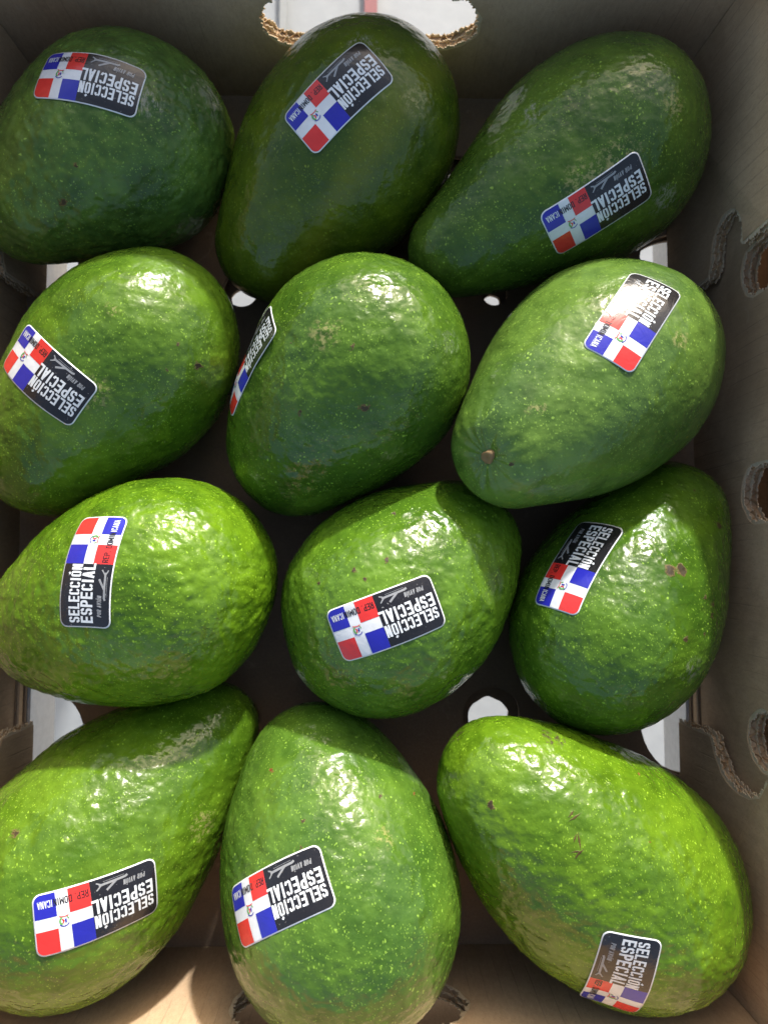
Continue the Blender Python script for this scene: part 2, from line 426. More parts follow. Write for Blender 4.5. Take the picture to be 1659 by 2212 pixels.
# ------------------------------------------------------------------ avocados
AVO = {
 1: {'q': [-10.184,17.563,4.284,3.764,0.133,4.38,4.288,2.734,1.255],'o': [-11.418,16.677,4.487],'a': [[-0.785,0.239,0.571,-0.019],[-0.398,0.679,0.616,0.076],[-0.1,0.817,0.567,0.032],[0.099,0.852,0.514,-0.044],[0.251,0.852,0.46,-0.076],[0.455,0.811,0.368,0.004],[0.593,0.753,0.285,-0.075],[0.726,0.661,0.187,-0.083],[0.827,0.555,0.095,0.001],[0.886,0.463,0.025,0.091],[0.938,0.342,-0.06,0.168],[0.966,0.218,-0.142,0.046],[0.962,-0.01,-0.272,-0.1],[0.909,-0.206,-0.362,-0.033],[0.794,-0.42,-0.44,0.006],[-0.571,-0.818,-0.069,0.052],[-0.643,-0.766,-0.012,0.091],[-0.718,-0.694,0.053,-0.026],[-0.367,-0.908,-0.2,-0.148]],'sd': [0.2184,0.2405,0.9458],'se': [-0.9748,0.2154,-0.0578],'m': [[-0.39,-3.0,2.63,0.35,'scab'],[5.09,1.62,1.62,1.1,'scuff'],[3.16,0.42,3.6,0.8,'scuff'],[0.36,-1.92,3.34,0.2,'scab']],'stem': [-0.805,-0.578,0.133]},
 2: {'q': [-0.408,18.256,4.327,-2.257,-0.149,5.873,4.266,2.606,1.76],'o': [-1.696,16.683,4.021],'a': [[0.258,0.834,0.488,-0.041],[0.419,0.783,0.46,0.103],[0.582,0.702,0.41,0.117],[0.684,0.631,0.366,0.115],[0.796,0.525,0.3,0.065],[0.908,0.367,0.201,-0.079],[0.975,0.2,0.099,-0.12],[1.0,-0.008,-0.026,-0.151],[0.944,-0.283,-0.167,-0.02],[0.81,-0.535,-0.241,0.22],[0.076,0.86,0.504,-0.128],[-0.175,0.849,0.499,-0.162],[-0.415,0.778,0.471,-0.096],[-0.671,0.597,0.439,0.13],[-0.851,0.369,0.374,0.141],[-0.95,0.126,0.287,0.056],[-0.966,-0.223,0.133,-0.164],[-0.895,-0.446,0.03,-0.037],[-0.82,-0.57,-0.041,-0.001],[-0.736,-0.67,-0.098,0.126],[-0.638,-0.755,-0.151,0.013],[-0.535,-0.822,-0.194,-0.077]],'sd': [0.0982,0.1294,0.9867],'se': [-0.7405,-0.6411,-0.2018],'m': [[3.44,0.74,3.89,0.8,'tan'],[1.33,2.39,4.49,0.9,'scuff']],'stem': [-0.627,-0.765,-0.149]},
 3: {'q': [9.9,17.437,4.515,-2.525,0.019,7.711,4.333,2.0,1.368],'o': [7.698,15.877,4.566],'a': [[0.476,0.767,0.429,0.077],[0.568,0.703,0.428,0.155],[0.668,0.618,0.415,0.136],[0.765,0.513,0.389,0.135],[0.856,0.387,0.343,-0.003],[0.928,0.247,0.281,-0.132],[0.98,0.068,0.189,-0.122],[0.991,-0.092,0.093,-0.103],[0.967,-0.252,-0.02,-0.095],[0.909,-0.394,-0.135,0.008],[0.763,-0.607,-0.224,0.19],[0.364,0.832,0.419,-0.121],[0.162,0.91,0.381,-0.213],[-0.101,0.944,0.315,-0.064],[-0.393,0.871,0.295,0.14],[-0.649,0.713,0.267,0.101],[-0.854,0.474,0.213,-0.031],[-0.971,0.172,0.168,-0.167],[-0.984,-0.147,0.104,-0.226],[-0.927,-0.373,0.03,0.032],[-0.889,-0.457,-0.013,0.216],[-0.643,-0.76,-0.094,-0.264],[-0.609,-0.787,-0.096,-0.035],[-0.483,-0.864,-0.138,0.15]],'sd': [0.276,-0.6095,0.7432],'se': [-0.8357,-0.4822,-0.2628],'m': [[3.9,-1.7,2.23,0.8,'scuff'],[0.34,-1.61,3.42,1.1,'tan'],[1.68,-1.0,3.65,1.2,'tan'],[3.59,1.04,4.03,0.7,'tan'],[-1.53,1.19,3.27,0.6,'scuff']],'stem': [-0.816,-0.578,0.019]},
 4: {'q': [-9.566,8.763,4.152,-2.303,-0.011,5.39,4.153,3.023,1.834],'o': [-10.827,7.36,4.13],'a': [[0.358,0.902,0.243,-0.042],[0.488,0.852,0.19,0.122],[0.614,0.778,0.131,0.205],[0.706,0.704,0.081,0.205],[0.792,0.61,0.026,0.12],[0.881,0.471,-0.043,-0.063],[0.955,0.271,-0.123,-0.256],[0.98,0.095,-0.175,-0.245],[0.968,-0.117,-0.221,-0.154],[0.917,-0.314,-0.244,0.056],[0.81,-0.526,-0.258,0.196],[0.604,-0.754,-0.258,0.167],[0.303,-0.925,-0.23,-0.07],[-0.426,-0.905,-0.015,-0.133],[-0.515,-0.856,0.035,0.039],[-0.592,-0.802,0.077,0.085],[-0.645,-0.757,0.106,-0.008],[0.048,0.935,0.35,-0.314],[-0.187,0.887,0.422,-0.206],[-0.361,0.806,0.47,0.032],[-0.542,0.675,0.5,0.114],[-0.687,0.522,0.505,0.087],[-0.844,0.261,0.468,-0.025],[-0.9,0.082,0.428,-0.048]],'sd': [-0.315,-0.1361,0.9393],'se': [-0.742,0.6526,-0.1534],'m': [[1.4,1.73,4.16,0.35,'tan'],[0.6,-1.29,3.73,0.9,'tan'],[4.22,0.06,2.61,0.3,'scab'],[3.62,0.66,3.35,0.2,'scab'],[3.2,-0.29,3.27,0.15,'scab']],'stem': [-0.668,-0.744,-0.011]},
 5: {'q': [-0.308,7.913,4.962,-2.272,-0.203,4.141,4.42,3.049,1.557],'o': [-1.224,6.828,4.67],'a': [[0.168,0.918,0.359,-0.007],[0.342,0.875,0.343,0.026],[0.511,0.797,0.321,0.066],[0.671,0.683,0.287,0.018],[0.799,0.546,0.251,0.03],[0.898,0.386,0.21,0.017],[0.961,0.218,0.168,-0.014],[0.992,0.032,0.123,-0.053],[0.981,-0.181,0.073,-0.111],[0.938,-0.344,0.042,0.009],[0.794,-0.607,-0.013,0.09],[0.576,-0.815,-0.068,0.009],[0.218,-0.968,-0.125,-0.029],[-0.106,-0.982,-0.154,-0.074],[-0.307,-0.942,-0.133,0.068],[-0.447,-0.888,-0.111,0.041],[-0.608,-0.79,-0.081,-0.019],[-0.74,-0.671,-0.05,-0.018],[-0.836,-0.548,-0.023,-0.022],[-0.926,-0.378,0.011,-0.037],[-0.978,-0.195,0.081,0.074],[-0.987,0.031,0.156,0.004],[-0.896,0.363,0.256,-0.092],[-0.679,0.654,0.332,0.061],[-0.454,0.815,0.359,-0.0],[-0.223,0.903,0.368,-0.045],[-0.018,0.93,0.367,-0.034]],'sd': [-0.859,0.1992,0.4717],'se': [-0.4807,-0.6784,-0.5556],'m': [[-1.3,-1.51,3.64,0.25,'scab'],[0.97,-1.4,4.0,0.35,'scab'],[-1.63,0.97,3.94,0.15,'scab'],[0.57,0.6,4.67,0.2,'scab'],[1.22,-2.97,2.64,0.2,'scab'],[-0.42,1.14,4.5,0.8,'tan']],'stem': [-0.632,-0.748,-0.202]},
 6: {'q': [9.883,7.889,4.77,-2.45,0.358,5.957,4.454,2.458,1.59],'o': [8.379,6.644,5.5],'a': [[0.261,0.95,0.172,-0.115],[0.43,0.877,0.214,-0.121],[0.586,0.773,0.243,-0.019],[0.716,0.65,0.257,0.086],[0.797,0.547,0.258,0.163],[0.875,0.417,0.247,0.105],[0.952,0.22,0.213,-0.056],[0.985,0.037,0.171,-0.057],[0.984,-0.134,0.117,-0.11],[0.931,-0.365,0.029,-0.036],[0.787,-0.616,-0.002,0.001],[0.554,-0.832,0.022,0.082],[0.27,-0.961,0.058,0.114],[-0.095,-0.987,0.127,-0.035],[-0.441,-0.874,0.203,-0.142],[-0.588,-0.788,0.181,-0.028],[-0.681,-0.713,0.164,0.047],[-0.768,-0.621,0.157,0.039],[-0.854,-0.493,0.167,0.03],[-0.909,-0.369,0.194,0.049],[-0.963,-0.204,0.177,-0.046],[-0.991,0.017,0.129,-0.116],[-0.931,0.36,0.057,0.004],[-0.728,0.685,-0.001,0.067],[-0.442,0.896,-0.031,0.062],[-0.181,0.983,0.019,0.025],[0.018,0.995,0.096,-0.057]],'sd': [0.2387,0.4597,0.8554],'se': [-0.5541,-0.7962,0.2429],'m': [[-2.54,-1.35,3.92,0.4,'tan'],[2.74,1.18,3.56,0.5,'tan'],[4.66,-2.05,0.15,0.9,'scuff'],[-3.38,-3.34,3.51,0.25,'scab']],'stem': [-0.705,-0.506,0.497]},
 7: {'q': [-8.215,-1.118,4.884,-2.824,-0.123,4.41,4.458,2.919,1.736],'o': [-9.671,-1.596,4.695],'a': [[0.267,0.954,0.133,-0.154],[0.436,0.896,0.079,-0.114],[0.591,0.806,0.034,0.019],[0.719,0.695,-0.002,0.067],[0.835,0.549,-0.032,0.099],[0.919,0.39,-0.049,0.162],[0.968,0.243,-0.058,0.148],[0.995,0.083,-0.062,-0.048],[0.985,-0.168,-0.047,-0.2],[0.926,-0.378,-0.014,-0.174],[0.804,-0.593,0.045,-0.053],[0.654,-0.749,0.111,0.02],[0.421,-0.892,0.166,0.101],[0.138,-0.971,0.195,0.112],[-0.177,-0.966,0.19,0.012],[-0.463,-0.869,0.175,0.001],[-0.652,-0.746,0.136,-0.106],[-0.785,-0.606,0.132,-0.004],[-0.858,-0.488,0.16,0.068],[0.025,0.975,0.22,-0.064],[-0.254,0.928,0.273,0.027],[-0.524,0.802,0.287,0.047],[-0.758,0.595,0.267,0.003],[-0.907,0.355,0.227,-0.019],[-0.975,0.137,0.174,-0.025]],'sd': [-0.0265,0.2766,0.9606],'se': [0.0827,0.9803,-0.1796],'m': [[5.79,-3.09,0.22,0.2,'scab'],[3.61,-3.41,0.4,0.4,'tan'],[5.69,-0.48,0.66,0.15,'scab']],'stem': [-0.943,-0.31,-0.123]},
 8: {'q': [0.638,-2.053,4.431,0.729,-0.124,3.584,4.334,2.987,1.696],'o': [1.566,-1.224,4.275],'a': [[-0.993,-0.013,0.118,-0.097],[-0.987,0.11,0.116,-0.024],[-0.933,0.344,0.109,-0.052],[-0.816,0.568,0.109,0.059],[-0.592,0.8,0.095,0.096],[-0.299,0.952,0.072,0.03],[0.159,0.987,0.026,-0.058],[0.695,0.718,0.043,0.003],[0.828,0.558,0.056,0.028],[0.905,0.42,0.061,0.025],[0.97,0.232,0.068,-0.054],[0.993,0.049,0.111,-0.022],[0.955,-0.244,0.167,0.046],[0.848,-0.491,0.199,0.012],[0.667,-0.711,0.223,0.022],[0.433,-0.872,0.226,-0.118],[0.203,-0.955,0.217,-0.108],[-0.06,-0.977,0.206,-0.026],[-0.289,-0.937,0.195,0.04],[-0.494,-0.85,0.184,0.145],[-0.653,-0.738,0.171,0.122],[-0.76,-0.629,0.161,0.133],[-0.87,-0.471,0.144,-0.079],[-0.959,-0.251,0.128,-0.179]],'sd': [-0.2148,-0.1968,0.9566],'se': [-0.9361,-0.3509,-0.0255],'m': [[-2.1,0.84,3.98,0.2,'scab'],[-1.73,0.51,4.19,0.2,'scab'],[-0.98,1.14,4.04,0.2,'scab'],[-0.69,2.92,2.81,0.25,'scab'],[-0.25,0.11,4.34,0.28,'scab'],[-3.42,0.33,3.5,0.2,'scab']],'stem': [0.74,0.661,-0.124]},
 9: {'q': [9.73,-2.959,4.289,0.995,-0.225,5.573,4.099,2.687,1.718],'o': [10.766,-1.364,3.853],'a': [[0.428,0.903,-0.033,-0.125],[0.511,0.86,0.001,0.06],[0.591,0.806,0.028,0.072],[0.691,0.721,0.055,0.054],[0.782,0.619,0.069,0.006],[0.854,0.506,0.122,-0.059],[0.899,0.393,0.193,-0.043],[0.935,0.064,0.349,-0.049],[0.83,-0.308,0.465,0.085],[0.678,-0.542,0.497,0.091],[0.528,-0.697,0.484,0.023],[0.405,-0.8,0.443,-0.121],[0.252,-0.888,0.385,-0.185],[0.096,-0.94,0.329,-0.154],[-0.043,-0.959,0.281,-0.056],[-0.163,-0.957,0.241,0.086],[-0.282,-0.939,0.198,0.102],[-0.439,-0.887,0.143,0.18],[-0.577,-0.812,0.091,0.161],[-0.708,-0.706,0.04,0.065],[-0.813,-0.582,-0.004,-0.1],[-0.899,-0.436,-0.039,-0.18],[-0.961,-0.27,-0.063,-0.172],[-0.996,-0.047,-0.075,-0.113],[-0.975,0.205,-0.081,0.044],[-0.906,0.407,-0.115,0.099],[-0.772,0.619,-0.141,0.145]],'sd': [-0.6857,0.2841,0.6701],'se': [-0.5628,-0.7752,0.2868],'m': [[0.35,0.93,3.78,0.48,'scab'],[0.83,0.97,3.66,0.48,'scab'],[1.75,-0.07,3.5,0.2,'scab'],[2.18,-0.35,3.23,0.2,'scab'],[0.7,-1.55,4.15,0.26,'scab'],[1.62,-1.43,3.62,0.22,'scab'],[2.08,-0.78,3.31,0.2,'scab'],[1.13,-2.78,3.68,0.7,'scuff'],[3.07,2.69,1.98,0.35,'scab'],[2.27,4.1,1.69,0.15,'scab']],'stem': [0.531,0.817,-0.223]},
 10: {'q': [-11.772,-12.499,4.76,0.821,-0.266,7.405,4.525,2.129,1.629],'o': [-10.068,-10.669,4.078],'a': [[0.534,0.807,-0.252,-0.297],[0.619,0.743,-0.255,-0.057],[0.698,0.67,-0.253,0.186],[0.756,0.605,-0.249,0.237],[0.803,0.543,-0.245,0.072],[0.873,0.429,-0.232,-0.17],[0.957,0.218,-0.193,-0.147],[0.99,-0.033,-0.134,-0.076],[0.954,-0.296,-0.055,-0.039],[0.803,-0.593,0.056,0.033],[0.6,-0.787,0.143,0.134],[0.421,-0.882,0.213,0.094],[0.27,-0.926,0.264,-0.068],[0.116,-0.937,0.33,-0.082],[-0.02,-0.925,0.378,-0.095],[-0.142,-0.898,0.416,-0.025],[-0.255,-0.858,0.446,0.042],[-0.367,-0.804,0.467,0.021],[-0.438,-0.762,0.478,0.056],[-0.777,0.618,0.119,0.0],[-0.863,0.476,0.168,-0.121],[-0.915,0.345,0.207,-0.162],[-0.594,0.803,0.042,0.172],[-0.387,0.921,-0.04,0.118],[-0.092,0.987,-0.131,0.047]],'sd': [0.1618,-0.2769,0.9472],'se': [-0.8728,-0.1479,0.465],'m': [[-0.52,-1.05,4.98,0.15,'scab'],[-2.3,1.08,4.12,0.35,'scab'],[-2.25,-6.02,3.44,0.5,'scab'],[1.56,-4.36,2.46,0.3,'scab'],[3.74,0.59,1.92,0.8,'tan']],'stem': [0.657,0.706,-0.263]},
 11: {'q': [-0.986,-13.154,5.706,1.811,-0.276,4.562,4.557,3.047,1.832],'o': [-1.352,-11.661,5.271],'a': [[-0.533,0.831,-0.159,0.106],[-0.666,0.737,-0.119,-0.077],[-0.802,0.595,-0.051,-0.056],[-0.92,0.39,0.041,0.032],[-0.982,0.116,0.149,0.065],[-0.97,-0.096,0.221,0.031],[-0.888,-0.349,0.301,-0.031],[-0.747,-0.554,0.367,-0.114],[-0.582,-0.696,0.42,-0.061],[-0.447,-0.774,0.449,-0.007],[-0.393,-0.797,0.459,0.088],[0.33,0.915,-0.231,-0.011],[0.522,0.829,-0.2,-0.018],[0.723,0.675,-0.147,0.001],[0.874,0.48,-0.079,0.091],[0.96,0.279,-0.013,0.062],[0.997,0.061,0.056,0.03],[0.984,-0.13,0.122,-0.051],[0.936,-0.295,0.191,-0.116],[0.863,-0.438,0.253,-0.116],[0.749,-0.581,0.318,-0.085],[0.607,-0.7,0.377,0.034],[0.508,-0.758,0.41,0.22]],'sd': [-0.4133,0.0697,0.9079],'se': [-0.82,-0.491,-0.2943],'m': [[-2.25,3.87,1.83,0.25,'rust'],[2.98,2.86,1.42,0.25,'rust'],[3.99,1.85,0.12,0.22,'rust'],[1.78,3.13,2.49,0.2,'scab'],[-0.94,2.57,3.39,0.18,'scab'],[-1.0,1.79,3.82,0.22,'scab'],[1.85,2.0,3.4,0.5,'tan']],'stem': [-0.229,0.935,-0.272]},
 12: {'q': [10.29,-12.967,4.609,2.455,0.202,6.884,4.531,2.559,1.981],'o': [8.465,-11.471,5.093],'a': [[-0.686,0.726,0.041,0.19],[-0.62,0.784,0.045,0.068],[-0.463,0.886,0.028,-0.122],[-0.74,0.672,0.043,0.116],[-0.811,0.583,0.053,-0.11],[-0.887,0.453,0.089,-0.146],[-0.932,0.333,0.142,-0.088],[-0.979,0.15,0.138,-0.057],[-0.989,-0.027,0.145,0.003],[-0.951,-0.259,0.168,0.121],[-0.831,-0.528,0.175,0.16],[-0.623,-0.758,0.194,0.149],[-0.371,-0.912,0.172,0.024],[-0.146,-0.977,0.154,-0.176],[0.111,-0.961,0.253,-0.255],[0.334,-0.889,0.313,-0.09],[0.485,-0.807,0.337,-0.015],[0.626,-0.699,0.346,0.159],[0.734,-0.589,0.338,0.17],[0.835,-0.454,0.312,0.075],[0.907,-0.321,0.274,-0.074],[0.971,-0.124,0.206,-0.064],[0.99,0.058,0.126,-0.082],[0.968,0.248,0.025,-0.065],[0.89,0.452,-0.053,0.08],[0.758,0.647,-0.083,0.056],[0.523,0.849,-0.077,-0.005],[0.25,0.965,-0.078,-0.154]],'sd': [0.0408,-0.6675,0.7435],'se': [-0.0876,-0.8543,-0.5124],'m': [[-1.42,1.8,4.09,0.35,'scratch'],[-1.42,2.57,3.86,0.3,'scratch'],[-1.37,1.37,4.16,0.3,'scratch'],[-5.16,4.67,1.0,0.7,'scab'],[-1.64,4.79,1.97,0.9,'scab'],[-4.22,2.81,3.33,0.3,'scab'],[1.54,3.51,1.97,0.25,'rust'],[1.25,1.66,3.75,0.15,'rust']],'stem': [-0.758,0.621,0.201]},
}


LAB = {
1: 'matt dark green avocado with rough skin in the top left corner, partly out of frame',
2: 'smooth dark green avocado with a yellowish streak, in front of the oval hand hole',
3: 'long dark green avocado with tan freckled skin, in the top right corner of the box',
4: 'green avocado at the left edge, directly below the matt dark one',
5: 'round green avocado whose sticker wraps over its left side and is seen edge-on',
6: 'pale green avocado showing its brown stem scar, against the right wall',
7: 'bright green bumpy avocado at the left edge, its sticker running up and down',
8: 'round glossy green avocado in the middle column, its sticker across the centre',
9: 'green avocado with two brown scab marks, beside the right wall of the box',
10: 'light green pear-shaped avocado in the bottom left corner with its sticker near the wall',
11: 'broad upright avocado at the bottom centre with its sticker at its left side',
12: 'largest lime green avocado in the bottom right corner, dark scratches on its skin',
}
# low colour, high colour, speckle strength, bump amount, pebble size (cm)
LOOK = {
1: ((0.036, 0.080, 0.015), (0.098, 0.180, 0.025), .8, 1.6, .30, .33),
2: ((0.036, 0.068, 0.006), (0.083, 0.122, 0.006), .6, .6, .40, .22),
3: ((0.038, 0.082, 0.010), (0.091, 0.160, 0.016), 1., .8, .38, .24),
4: ((0.044, 0.100, 0.008), (0.099, 0.188, 0.012), .9, .75, .42, .24),
5: ((0.038, 0.090, 0.008), (0.085, 0.168, 0.013), 1., .85, .38, .24),
6: ((0.053, 0.112, 0.017), (0.112, 0.198, 0.029), .9, .55, .45, .27),
7: ((0.052, 0.122, 0.005), (0.116, 0.222, 0.008), 1., 1.3, .34, .22),
8: ((0.041, 0.100, 0.007), (0.091, 0.186, 0.012), 1.1, 1.05, .36, .22),
9: ((0.033, 0.086, 0.006), (0.074, 0.154, 0.010), 1.2, .9, .36, .23),
10: ((0.046, 0.106, 0.006), (0.097, 0.186, 0.010), .9, 1.05, .38, .22),
11: ((0.039, 0.094, 0.011), (0.083, 0.166, 0.017), 1.1, .85, .36, .23),
12: ((0.054, 0.120, 0.005), (0.110, 0.206, 0.009), .9, 1.35, .36, .21),
}

def skin_mat(k):
    lo, hi, spk, bmp, peb, rgh = LOOK[k]
    n = N('avocado_skin')
    off = k * 3.37
    big = n.noise(26, 3, 0.55, off=off)
    mid = n.noise(95, 3, 0.6, off=off + 5)
    f = n.math('ADD', n.math('MULTIPLY', big, .65), n.math('MULTIPLY', mid, .4))
    c = n.mix(n.ramp(f, .36, .70), lo, hi)
    cell = n.vor(190, n.vmath('ADD', n.co, n.vmath('SCALE', n.noise(150, 2, .6, off=off + 41, col=True), scale=.006)), 'SMOOTH_F1')
    c = n.mix(n.math('MULTIPLY', n.ramp(cell.outputs['Distance'], .35, .75), .35), c, tuple(x * .6 for x in lo))
    # darker bruised cloud and olive patches that belong to the skin
    cl = n.noise(34, 3, 0.6, off=off + 30, dist=.6)
    c = n.mix(n.math('MULTIPLY', n.ramp(cl, .58, .72), .45), c, tuple(x * .45 for x in lo))
    if k == 2:
        sep = n.new('ShaderNodeSeparateXYZ'); n.put(sep.inputs[0], n.vmath('ADD', n.co, n.vmath('SCALE', n.noise(40, 2, col=True), scale=.012)))
        a = n.math('ADD', n.math('MULTIPLY', sep.outputs[0], .80), n.math('MULTIPLY', sep.outputs[1], -.6))
        band = n.math('SUBTRACT', 1.0, n.ramp(n.math('ABSOLUTE', n.math('SUBTRACT', a, .020)), .001, .010))
        c = n.mix(n.math('MULTIPLY', band, .6), c, (.13, .15, .008))
    # lenticels: short pale flecks in a warped cell pattern
    warp = n.vmath('ADD', n.co, n.vmath('SCALE', n.vmath('SUBTRACT', n.noise(420, 2, .6, off=off, col=True), (.5, .5, .5)), scale=.0022))
    wy = n.vmath('MULTIPLY', warp, (1.0, .75, .9))
    v1 = n.vor(600, wy); v2 = n.vor(1050, n.vmath('ADD', wy, (3.1 + off, 1.3, .7)))
    pres = n.ramp(n.noise(110, 3, .65, off=off + 12), .30, .58)
    pres2 = n.ramp(n.noise(60, 3, .6, off=off + 14), .36, .56)
    size = n.math('MULTIPLY', n.math('SUBTRACT', n.noise(240, 2, .7, off=off + 60), .5), .55)
    d1 = n.math('SUBTRACT', 1.0, n.ramp(n.math('ADD', v1.outputs['Distance'], size), .05, .23))
    d2 = n.math('SUBTRACT', 1.0, n.ramp(v2.outputs['Distance'], .10, .28))
    dots = n.math('MAXIMUM', n.math('MULTIPLY', d1, pres), n.math('MULTIPLY', n.math('MULTIPLY', d2, pres2), .75))
    dotc = tuple(min(.75, x * 2.4 + y) for x, y in zip(hi, (.13, .15, .03)))
    c = n.mix(n.math('MULTIPLY', dots, .58 * spk), c, dotc)
    rough = n.math('ADD', rgh - .08, n.math('MULTIPLY', n.ramp(n.noise(42, 4, .65, off=off + 8), .3, .72), .20))
    # marks
    warp2 = n.vmath('SCALE', n.vmath('SUBTRACT', n.noise(330, 4, .7, off=off + 2, col=True), (.5, .5, .5)), scale=.010)
    fine = n.noise(700, 3, .8, off=off + 3, stretch=(1, .35, 1))
    cow = n.vmath('ADD', n.co, warp2)
    scabh = None
    for (x, y, z, r, kind) in AVO[k]['m']:
        p = (x * CM, y * CM, z * CM)
        rm = r * CM * (.85 if r < .3 else 1) * (.85 if kind == 'rust' else 1)
        if kind in ('scab', 'rust'):
            w = n.vmath('ADD', n.vmath('ADD', n.co, n.vmath('SCALE', warp2, scale=.55 if r < .5 else .8)), n.vmath('SCALE', n.vmath('SUBTRACT', n.noise(1100, 2, .7, off=off, col=True), (.5, .5, .5)), scale=.0016))
            d = n.math('DIVIDE', n.vmath('DISTANCE', w, p), rm * .72)
            m = n.math('SUBTRACT', 1.0, n.ramp(d, .60, .74))
            core = n.math('SUBTRACT', 1.0, n.ramp(d, .45, .60))
            if r > .5:
                m = n.math('MULTIPLY', m, n.ramp(fine, .5, .62)); core = m
            edge = (.12, .085, .025) if kind == 'scab' else (.20, .09, .02)
            cc = (.04, .03, .012) if kind == 'scab' else (.16, .035, .015)
            c = n.mix(m, c, edge); c = n.mix(core, c, cc)
            rough = n.math('ADD', rough, n.math('MULTIPLY', m, .35))
            scabh = m if scabh is None else n.math('ADD', scabh, m)
        elif kind == 'scuff':
            d = n.math('DIVIDE', n.vmath('DISTANCE', cow, p), rm)
            m = n.math('MULTIPLY', n.math('SUBTRACT', 1.0, n.ramp(d, .35, .95)), n.ramp(fine, .45, .66))
            c = n.mix(n.math('MULTIPLY', m, .65), c, (.30, .29, .24))
            rough = n.math('ADD', rough, n.math('MULTIPLY', m, .3))
        elif kind == 'tan':
            d = n.math('DIVIDE', n.vmath('DISTANCE', cow, p), rm)
            m = n.math('MULTIPLY', n.math('SUBTRACT', 1.0, n.ramp(d, .3, 1.0)), n.ramp(n.noise(520, 3, .7, off=off + 4), .47, .62))
            c = n.mix(n.math('MULTIPLY', m, .6), c, (.34, .31, .12))
            rough = n.math('ADD', rough, n.math('MULTIPLY', m, .25))
        else:
            rs_ = random.Random(int(x * 57 + y * 31))
            for si in range(2):
                q = n.vmath('SUBTRACT', n.vmath('ADD', n.co, n.vmath('SCALE', warp2, scale=.16)), (p[0] + rs_.uniform(-.0015, .0015), p[1] + rs_.uniform(-.0015, .0015), p[2]))
                t_ = rs_.uniform(0, math.pi); ln = rs_.uniform(.0015, .0034)
                a_ = n.math('ABSOLUTE', n.vmath('DOT_PRODUCT', q, (math.cos(t_), math.sin(t_), 0)))
                b_ = n.math('ABSOLUTE', n.vmath('DOT_PRODUCT', q, (-math.sin(t_), math.cos(t_), 0)))
                e_ = n.math('ADD', n.math('DIVIDE', a_, .00048), n.math('DIVIDE', b_, ln))
                m = n.math('MULTIPLY', n.math('SUBTRACT', 1.0, n.ramp(e_, .6, 1.0)), n.math('LESS_THAN', n.vmath('LENGTH', q), .02))
                c = n.mix(n.math('MULTIPLY', m, .85), c, (.07, .03, .015))
                scabh = m if scabh is None else n.math('ADD', scabh, m)
    n.put(n.b.inputs['Base Color'], c)
    n.put(n.b.inputs['Roughness'], rough)
    n.b.inputs['IOR'].default_value = 1.37
    n.b.inputs['Coat Weight'].default_value = .12 if k > 1 else .02
    n.b.inputs['Coat Roughness'].default_value = .08
    h1 = n.noise(330, 3, .6, off=off + 6)
    h2 = n.noise(150, 2, .5, off=off + 7)
    b1 = n.bump(h2, .8 * (.55 + .45 * bmp), .0013)
    b2 = n.bump(h1, .42, .00050 * (.6 + .6 * bmp), b1)
    b3 = n.bump(dots, .35, .0001, b2)
    if scabh is not None:
        b3 = n.bump(scabh, .6, .0003, b3)
    n.put(n.b.inputs['Normal'], b3)
    n.put(n.b.inputs['Coat Normal'], n.bump(n.math('ADD', h1, dots), .3, .00022, b1))
    return n.m

def surf_radius(q, o, anc, D):
    x, y, z, a, pi, d, R1, R2, p = q
    ax = np.array([math.cos(a) * math.cos(pi), math.sin(a) * math.cos(pi), math.sin(pi)])
    t = np.linspace(0, 1, 70)
    c = np.array([x, y, z]) + np.outer(t * d, ax)
    r = R1 + (R2 - R1) * t ** p
    oc = c - np.array(o)
    out = np.zeros(len(D))
    for i in range(len(t)):
        b = D @ oc[i]
        disc = b * b - (oc[i] @ oc[i] - r[i] ** 2)
        out = np.maximum(out, np.where(disc > 0, b + np.sqrt(np.maximum(disc, 0)), 0))
    A = np.array(anc)
    w = np.exp((D @ A[:, :3].T - 1) * 30)
    out += (w @ A[:, 3]) / (w.sum(1) + .35)
    return out, ax

